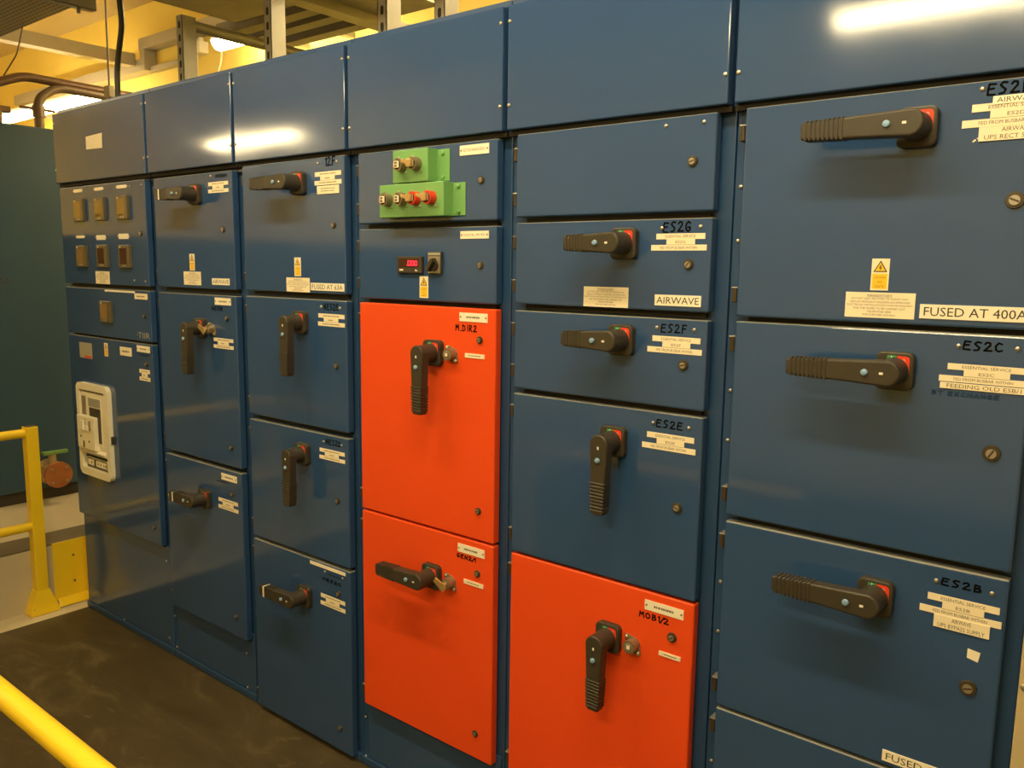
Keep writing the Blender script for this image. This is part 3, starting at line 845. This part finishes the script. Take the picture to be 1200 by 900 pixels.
mb.box(U(.26), U(.31), -.0348, -.033, V(.685), V(.615), 'ink'); mb.build('key_hole', op)
mb = MB().box(U(.17), U(.87), -.012, 0, V(.90), V(.805), 'cream', .002)
mb.rect(U(.20), U(.84), V(.895), V(.81), -.0122, 'black'); mb.rect(U(.22), U(.42), V(.885), V(.82), -.0124, 'cream'); mb.rect(U(.48), U(.82), V(.885), V(.82), -.0124, 'cream')
for u in (.33, .53, .62, .72, .78): mb.rect(U(u), U(u+.03), V(.865), V(.842), -.0126, 'ink')
mb.build('racking_drawer', t)
MB().box(bx1-.004, bx1+.008, -.012, .001, V(.595), V(.515), 'black', .002).build('side_latch', t)

# ------------------------------------------------------------------ green key exchange boxes
GLAB = ['upper small green metal box with two grey key locks, above the longer green box', 'lower longer green metal box with two grey and two red key locks']
for gi, (a, nl) in enumerate(zip(GREEN, (2, 4))):
    x0, x1, z0, z1 = a; gy = -.039
    fl = GREEN_FL[gi][0]
    t = thing('key_exchange_box', ((x0+x1)/2, 0, z0), GLAB[gi], 'key box', 'green key boxes on the cabinet door')
    MB().box(x0, x1, gy, 0, z0, z1, 'green', .0022).build('body', t)
    for s in (0, 1):
        f0, f1 = (x1-.001, fl+.016) if s else (x0-.030, x0+.001)
        f = MB().box(f0, f1, -.0025, 0, z0+.002, z1-.002, 'green', .0006).build('mounting_flange', t)
        for zz in (z0+.012, z1-.012):
            MB().cyl(((f0+f1)/2, -.002, zz), ((f0+f1)/2, -.0062, zz), .0058, 'green', seg=12, dome=.002).build('bolt', f)
    locks = GREEN_LOCKS[:2] if gi == 0 else GREEN_LOCKS[2:]
    for li, (lx, lz) in enumerate(locks):
        redl = gi == 1 and li >= 2
        lx += .0; zc = (z0+z1)/2+.003
        mt = 'indred' if redl else 'bronze'
        mb = MB().cyl((lx, gy+.001, zc), (lx, gy-.022, zc), .0185, mt, r1=.0175, seg=26)
        mb.cyl((lx, gy-.021, zc), (lx, gy-.0225, zc), .0135, 'dark', seg=20)
        mb.prism(rrect(lx-.0085, lx+.0085, zc-.0095, zc+.0095, .003), gy-.027, gy-.02, 'label', .0015)
        mb.rect(lx-.005, lx+.005, zc-.007, zc-.001, gy-.0273, 'ink'); mb.rect(lx-.005, lx+.005, zc+.001, zc+.007, gy-.0273, 'ink')
        for sx, sz in ((-.019, .021), (.019, -.021)): mb.cyl((lx+sx*.75, gy+.001, zc+sz), (lx+sx*.75, gy-.003, zc+sz), .0032, 'steel', seg=10, dome=.001)
        lk = mb.build('key_lock', t)
        if redl: lk['label'] = 'red key lock'
        if (gi == 0 and li == 1) or redl:
            mb = MB().prism(rrect(lx-.010, lx+.009, zc-.010, zc+.011, .003), gy-.034, gy-.026, 'brass', .0015)
            T = Matrix.Translation((lx, 0, zc)) @ Matrix.Rotation(math.radians(14), 4, 'Y')
            mb.prism([(-.030, -.004), (-.006, -.005), (-.006, .005), (-.030, .004)], gy-.033, gy-.030, 'brass', .0006, T)
            mb.build('key', t)

# ------------------------------------------------------------------ adjoining beige panel at the right end
t = thing('beige_cabinet', (4.05, .3, 0), 'beige steel cabinet just past the right end of the blue row', 'cabinet')
MB().box(3.7575, 4.40, .0, .62, .0, 1.10, 'beige', .003).build('body', t)
rivet(t, (3.7665, .906), .0, .006)

# ------------------------------------------------------------------ guard railing
t = thing('guard_railing', (-.118, -.13, 0), 'yellow tubular guard railing with square post, two rails, in front of the panels', 'railing')
px0, px1, py0, py1 = -.152, -.092, -.172, -.100
PT = .890; RZ = .861; MZ = .421; RR = .0205
CX, CY = -.118, -1.138
def post(cx, cy):
    hx, hy = .027, .026
    p = MB().box(cx-hx, cx+hx, cy-hy, cy+hy, .006, PT, 'yellow', .004).build('post', t)
    MB().box(cx-hx+.004, cx+hx-.004, cy-hy+.004, cy+hy-.004, PT-.001, PT+.0015, 'tankbase').build('post_cap', p)
    b = bmesh.new()
    B = [(-.029, -.066), (.048, -.066), (.048, .064), (-.029, .064)]; Tt = [(-hx-.002, -hy-.002), (hx+.002, -hy-.002), (hx+.002, hy+.002), (-hx-.002, hy+.002)]
    lo = [b.verts.new((cx+a, cy+c, .0)) for a, c in B]; l2 = [b.verts.new((cx+a, cy+c, .012)) for a, c in B]; hi = [b.verts.new((cx+a, cy+c, .115)) for a, c in Tt]
    b.faces.new(lo[::-1]); b.faces.new(hi)
    for q, w in ((lo, l2), (l2, hi)):
        for i in range(4): j = (i+1) % 4; b.faces.new((q[i], q[j], w[j], w[i]))
    bmesh.ops.bevel(b, geom=b.edges[:], offset=.003, segments=2, affect='EDGES')
    mb = MB(); mb.bm(b, 'yellow'); mb.cyl((cx+.034, cy-.045, .03), (cx+.044, cy-.050, .034), .004, 'bronze', seg=8); mb.build('post_base', p)
post(-.120, -.143)
post(CX, CY)
post(1.76, CY)
for z in (RZ, MZ):
    pts = [(-.118, -.11, z), (-.118, CY+.08, z)]
    r = .08
    pts = [(-.118, -.120, z)]+[(-.118+r-r*math.cos(a), CY+r-r*math.sin(a), z) for a in [math.radians(d) for d in range(0, 91, 15)]]+[(2.97 if z == RZ else 1.76, CY, z)]
    MB().tube(pts, RR, 'yellow', 18).build('rail', t)

# yellow kick angle at the step
t = thing('corner_guard_plate', (-.149, 0, .05), 'yellow bent steel guard plate behind railing post, fixed to the step face', 'guard plate')
mb = MB().box(-.148, -.143, -.072, .082, .02, .306, 'yellow', .001)
mb.box(-.148, -.070, .078, .083, .02, .306, 'yellow', .001)
mb.raw([(-.143, -.06, .03), (-.143, .078, .03), (-.095, .078, .004), (-.095, -.072, .004)], [(0, 1, 2, 3)], 'yellow')
mb.build('plate', t)
for z in (.23, .10): MB().cyl((-.144, .02, z), (-.140, .02, z), .006, 'bronze', seg=10, dome=.002).build('bolt', t)

# ------------------------------------------------------------------ tank, valve, pipes
t = thing('steel_tank_or_added_block', (-1.6, .3, .30), 'large blue-grey steel tank standing on the raised floor at left', 'tank')
TX = -.956
MB().box(-2.4, TX, -.12, .70, .372, 2.354, 'tank', .006).build('body', t)
MB().box(-2.38, TX-.03, -.11, .68, .302, .374, 'tankbase', .003).build('base', t)
mb = MB().text('A', 0, 1, 0, 1, 0, 'inkd')
mb2 = MB()
mb2.raw([(TX+.0012, .098+v[0]*.022, 1.533+v[2]*.016) for v in mb.v], mb.f, 'inkd')
mb2.raw([(TX+.0012, a, b) for a, b in ((.02, 1.528), (.125, 1.519), (.125, 1.523), (.02, 1.532))], [(0, 1, 2, 3)], 'inkd'); mb2.raw([(TX+.0012, a, b) for a, b in ((.055, 1.536), (.085, 1.534), (.085, 1.549), (.055, 1.551))], [(0, 1, 2, 3)], 'inkd')
mb2.build('stencil_mark', t)
MB().box(TX-.02, TX+.012, -.11, -.02, .374, .47, 'light_floor', .004).build('service_cover', t)

t = thing('steel_tank_or_added_block', (-1.7, -2.1, .30), 'olive-grey tank-like block added out of view at left, toning the door reflections', 'tank')  # unseen block, added to darken and tint what the doors reflect
MB().box(-2.4, -1.02, -3.6, -.62, .372, 1.80, 'reflected_block', .006).build('body', t)
MB().box(-2.38, -1.05, -3.58, -.64, .302, .374, 'tankbase', .003).build('base', t)
vy, vz = .252, .468
t = thing('drain_valve', (TX, vy, vz), 'rusty flanged valve with green lever, low on the blue-grey tank', 'valve')
def disc(mb, x0, x1, r, mt, bolts, rb, mtb, side=1):
    mb.cyl((x0, vy, vz), (x1, vy, vz), r, mt, seg=32)
    for k in range(bolts):
        a = math.pi/4+k*2*math.pi/bolts; mb.cyl((x1-.002, vy+rb*math.cos(a), vz+rb*math.sin(a)), (x1+.010, vy+rb*math.cos(a), vz+rb*math.sin(a)), .0085, mtb, seg=6)
mb = MB(); disc(mb, TX, TX+.020, .070, 'rust2', 4, .052, 'brass'); mb.build('rear_flange', t)
mb = MB().cyl((TX+.015, vy, vz), (TX+.125, vy, vz), .040, 'rust2', seg=24); mb.cyl((TX+.065, vy, vz+.02), (TX+.065, vy, vz+.105), .024, 'rust2', r1=.020, seg=18); mb.build('valve_body', t)
mb = MB(); disc(mb, TX+.120, TX+.142, .072, 'rust', 4, .053, 'rust2'); mb.build('blank_flange', t)
mb = MB().prism([(TX+.045, 0), (TX+.085, 0), (TX+.080, .13), (TX+.055, .13)], 0, .018, 'gpaint', .003, Matrix(((1, 0, 0, 0), (0, 0, 1, vy-.05), (0, 1, 0, vz+.105), (0, 0, 0, 1))))
mb.build('lever', t)

PX = -1.009
t = thing('copper_pipe', (PX, .345, 2.354), 'brown pipe rising from tank top through a valve, then bending level', 'pipe')
def bend(pts, r, n=6):
    out = [Vector(pts[0])]
    for a, b, c in zip(pts, pts[1:], pts[2:]):
        a, b, c = Vector(a), Vector(b), Vector(c); p = b+(a-b).normalized()*r; q = b+(c-b).normalized()*r
        for k in range(n+1):
            s = k/n; out.append(p*(1-s)**2+b*2*s*(1-s)+q*s*s)
    out.append(Vector(pts[-1])); return out
MB().tube(bend([(PX, .345, 2.355), (PX, .345, 2.515), (PX, .450, 2.590), (PX, 1.60, 2.565)], .05), .024, 'pipegrey').build('tube', t)
v = MB().cyl((PX, .345, 2.415), (PX, .345, 2.475), .034, 'pipegrey', seg=6).build('valve', t)
MB().box(PX-.010, PX+.010, .25, .43, 2.450, 2.464, 'copper', .004).build('valve_lever', v)
t = thing('copper_pipe', (PX-.02, .15, 2.354), 'upper brown pipe slanting up from left of tank, bending level above the other', 'pipe')
MB().tube(bend([(PX, -.22, 2.355), (PX, -.22, 2.40), (PX, .275, 2.618), (PX, 1.60, 2.600)], .05), .024, 'copper').build('tube', t)
v = MB().cyl((PX, .02, 2.45), (PX, .09, 2.481), .036, 'copper', seg=6).build('valve', t)
MB().cyl((PX, .14, 2.36), (PX, .14, 2.44), .022, 'copper', seg=12).build('stub', t)
MB().box(PX-.02, PX+.02, .10, .20, 2.415, 2.447, 'copper', .004).build('stub_valve', t)

# ------------------------------------------------------------------ overhead steelwork, trays and cables
def slotted_strut(x, y, z0, z1, label):
    t = thing('slotted_strut', (x, y, z0), label, 'strut', 'upright slotted struts above the cabinets')
    mb = MB(); w = .0205
    mb.box(x+w-.0025, x+w, y-w, y+w+.02, z0, z1, 'galv')
    mb.box(x-w, x-w+.0025, y-w, y+w+.02, z0, z1, 'galv')
    mb.box(x-w, x+w, y-w, y-w+.0025, z0, z1, 'galv')
    z = z0+.03
    while z < z1-.03:
        mb.prism(rrect(x-.007, x+.007, z-.014, z+.014, .0068, 4), y-w-.0006, y-w+.001, 'dark'); z += .05
    mb.build('channel', t); return t
SY = .212
slotted_strut(.713, SY, TOPZ, 2.615, 'galvanised slotted strut upright, leftmost and shortest, above second cabinet')
slotted_strut(1.298, SY, TOPZ, 2.701, 'galvanised slotted strut upright above the FUSED AT 63A cabinet')
slotted_strut(1.893, SY, TOPZ, 2.701, 'galvanised slotted strut upright at the left of the bright yellow wall patch')
slotted_strut(2.14, SY, TOPZ, 2.701, 'galvanised slotted strut upright at the right of the bright yellow wall patch')
tag(MB().cyl((.713, SY+.03, 2.585), (.713, 1.25, 2.585), .022, 'galv', seg=16).build('conduit'), 'grey conduit running back from the top of the shortest strut', 'conduit')
# plate tray overhead
t = thing('cable_tray', (1.4, .3, 2.70), 'wide flat galvanised cable tray overhead above second and third cabinets', 'cable tray')
MB().box(.528, 2.70, -.35, .575, 2.702, 2.707, 'tray').build('tray_floor', t)
MB().box(.528, .534, -.35, .575, 2.702, 2.765, 'galv2').build('tray_side', t); MB().box(.528, 2.70, .570, .576, 2.702, 2.765, 'galv2').build('tray_side', t)
# cross beam
tag(MB().box(1.075, 1.155, -.30, 1.10, 2.655, 2.700, 'galv', .003).build('cross_beam'), 'galvanised beam crossing under the flat tray toward back wall', 'beam')
# ladder rack behind
t = thing('cable_ladder', (1.2, .85, 2.6), 'galvanised cable ladder behind the flat tray, of parallel rails', 'cable ladder')
for y, z in ((.66, 2.700), (.78, 2.700), (.90, 2.690)):
    MB().box(.28 if y < .7 else .34, 1.15, y-.034, y+.034, z-.006, z+.05, 'galv2', .002).build('rail', t)
for x in (.50, .80, 1.05): MB().box(x-.02, x+.02, .63, .93, 2.752, 2.77, 'galv2').build('rung', t)
tag(MB().box(1.158, 1.47, .28, .90, 2.690, 2.697, 'tray').build('cover_plate'), 'stained steel cover plate beside the crossing beam, above the yellow wall patch', 'plate')
# perforated tray at far left with its support
t = thing('perforated_tray', (-.8, -.3, 2.704), 'perforated galvanised cable tray at upper left above the tank', 'cable tray')
MB().box(-2.6, .42, -.62, .031, 2.704, 2.708, 'perf').build('tray_floor', t)
MB().box(-2.6, .42, .028, .032, 2.704, 2.755, 'galv2').build('tray_side', t)
t = thing('support_channel', (.344, -.3, 2.66), 'galvanised support channel under the perforated tray, cut end showing', 'channel')
mb = MB().box(.324, .366, -.75, .032, 2.652, 2.655, 'galv'); mb.box(.324, .327, -.75, .032, 2.652, 2.704, 'galv'); mb.box(.363, .366, -.75, .032, 2.652, 2.704, 'galv'); mb.build('channel', t)
MB().cyl((.345, -.03, 2.652), (.345, -.03, 2.632), .008, 'galv2', seg=6).build('bolt', t)
tag(MB().tube(bend([(.444, .064, TOPZ-.002), (.446, .064, 2.407), (.468, .064, 2.48), (.507, .064, 2.579), (.495, .064, 2.70), (.49, .064, 3.3)], .03), .0115, 'cable', 12).build('power_cable'), 'thick black cable dropping to the top of the leftmost cabinet', 'cable')
tag(MB().tube(bend([(-.289, .009, 2.706), (-.262, -.02, 2.62), (-.23, -.05, 2.55), (-.28, -.09, 2.46)], .02), .003, 'wire', 8).build('loose_wire'), 'thin loose wire hanging from the perforated tray', 'wire')
# wall trunking, rod, junction box on the back wall
WY = 1.70
t = thing('wall_trunking', (-2.4, WY, 3.1), 'painted trunking running level along the yellow back wall', 'trunking')
MB().box(-4.6, -2.22, WY-.10, WY-.002, 3.06, 3.145, 'trunk', .002).build('lower_run', t)
MB().box(-2.295, -2.225, WY-.096, WY-.002, 3.146, 3.209, 'trunk', .002).build('riser', t)
MB().box(-2.30, -.6, WY-.10, WY-.002, 3.21, 3.29, 'trunk', .002).build('upper_run', t)
MB().box(-2.218, -1.7, WY-.06, WY-.002, 3.055, 3.09, 'trunk', .004).build('lower_branch', t)
t = thing('ceiling_trunking', (-2.4, .5, 3.2), 'grey trunking running from upper left toward the yellow back wall', 'trunking')
MB().box(-2.44, -2.34, -.4, WY-.104, 3.10, 3.19, 'trunk', .002).build('run', t)
t = thing('threaded_rod', (-.62, .55, 3), 'thin vertical hanger rod beside the black cable, with small clamp', 'rod')
MB().cyl((-.585, .53, 2.42), (-.565, .53, 3.56), .005, 'wire', seg=8).build('rod', t)
MB().box(-.615, -.555, .515, .545, 2.50, 2.56, 'trunk', .003).build('clamp', t)
t = thing('junction_box', (-1.62, WY, 3.14), 'small white junction box with looped flex on the back wall', 'junction box')
MB().box(-1.72, -1.52, WY-.07, WY, 3.09, 3.17, 'cream', .005).build('box', t)
for x in (-1.68, -1.62, -1.56): MB().box(x-.014, x+.014, WY-.05, WY-.02, 3.168, 3.20, 'cream', .003).build('gland', t)
MB().tube(bend([(-1.60, WY-.04, 3.09), (-1.62, WY-.04, 2.93), (-1.45, WY-.04, 2.83), (-1.30, WY-.04, 3.0), (-1.30, WY-.04, 3.10)], .08), .007, 'wwire', 8).build('flex', t)

# ------------------------------------------------------------------ luminaires
def batten(x0, x1, y, z, label, wall=False):
    t = thing('batten_light', ((x0+x1)/2, y, z), label, 'light', 'ceiling batten lights')
    MB().box(x0, x1, y-.05, y+.05, z+.035, z+.075, 'housing', .004).build('housing', t)
    P = [(.055*math.cos(a), .040-.055*math.sin(a)*1.0) for a in [math.radians(d) for d in range(0, 181, 20)]]
    mb = MB(); n = len(P)
    vs = [(x0+.01, y+p[0], z+p[1]) for p in P]+[(x1-.01, y+p[0], z+p[1]) for p in P]
    mb.raw(vs, [(i, i+1, n+i+1, n+i) for i in range(n-1)]+[tuple(range(n))[::-1], tuple(range(n, 2*n))], 'tube', False)
    mb.build('diffuser', t)
    if wall:
        for x in (x0+.3, x1-.3): MB().box(x-.02, x+.02, y+.045, WY, z+.04, z+.07, 'galv').build('wall_bracket', t)
    else:
      for x in (x0+(x1-x0)*.25, x1-(x1-x0)*.25): MB().cyl((x, y, z+.07), (x, y, 3.56), .006, 'galv', seg=8).build('hanger', t)
batten(-4.0, -2.30, 1.27, 2.80, 'long lit batten light low behind the tank and its pipes', True)
batten(-.72, .30, 1.27, 2.92, 'lit batten light behind the shortest strut', True)
batten(-.90, -.45, 1.55, 3.085, 'lit batten light behind and above, next to the slotted upright', True)
batten(1.6, 3.2, 1.27, 2.95, 'unseen batten light added behind the cabinets at right, brightening the back wall', True)  # fill lamp out of sight, added for the back wall
batten(-3.9, -2.5, -3.20, 2.81, 'lit batten light behind the viewer at far left, mirrored in the top covers')
batten(2.55, 4.1, -2.46, 2.78, 'lit batten light behind the viewer at right, mirrored in the last top cover')
batten(1.0, 2.3, -.95, 3.05, 'lit batten light over the aisle in front of the middle cabinets')
batten(2.6, 4.1, -.95, 3.05, 'lit batten light over the aisle in front of the right cabinets')
batten(-4.6, -3.1, -1.6, 3.10, 'unseen batten light added at the far left end, brightening the left wall')  # added lamp, lifts the wall that the left doors reflect

# ------------------------------------------------------------------ room shell
RX0, RX1, RY0, RY1, RZ1 = -5.6, 6.4, -4.6, WY, 3.57
SX = -.150; RH = .302
struct(MB().box(-.012, RX1, RY0, RY1, -.10, 0, 'floor').build('floor'))
struct(MB().box(SX-.002, -.012, RY0, RY1, -.10, -.0005, 'strip').build('trim_1'))
struct(MB().box(RX0, SX-.20, RY0, RY1, -.10, RH, 'light_floor').build('floor_raised'))
struct(MB().box(SX-.20, SX-.004, RY0, RY1, .30, RH+.0005, 'edge').build('trim_2'))
struct(MB().box(SX-.20, SX, RY0, RY1, -.10, .296, 'fascia').build('wall_step'))
struct(MB().box(RX0, RX1, RY1, RY1+.1, -.1, RZ1, 'wall').build('wall_back'))
struct(MB().box(RX0-.1, RX0, RY0, RY1, -.1, RZ1, 'wall').build('wall_left'))
struct(MB().box(RX1, RX1+.1, RY0, RY1, -.1, RZ1, 'wall2').build('wall_right'))
struct(MB().box(RX0, RX1, RY0-.1, RY0, -.1, RZ1, 'wall2').build('wall_front'))
struct(MB().box(RX0, RX1, RY0, RY1, RZ1, RZ1+.1, 'ceil').build('ceiling'))

# ------------------------------------------------------------------ camera and world
cam = bpy.data.cameras.new('camera'); co = bpy.data.objects.new('camera', cam); COL.objects.link(co)
r, d, f = [Vector(v) for v in CAM_R]
co.matrix_world = Matrix(((r.x, -d.x, -f.x, CAM[0]), (r.y, -d.y, -f.y, CAM[1]), (r.z, -d.z, -f.z, CAM[2]), (0, 0, 0, 1)))
cam.sensor_width = 36; cam.lens = FPX/1200*36; cam.clip_start = .05
bpy.context.scene.camera = co
w = bpy.data.worlds.new('world'); bpy.context.scene.world = w; w.use_nodes = True
w.node_tree.nodes['Background'].inputs[0].default_value = (1, .8, .5, 1); w.node_tree.nodes['Background'].inputs[1].default_value = .05
sc = bpy.context.scene
sc.view_settings.view_transform = 'Standard'; sc.view_settings.look = 'None'; sc.view_settings.exposure = 0
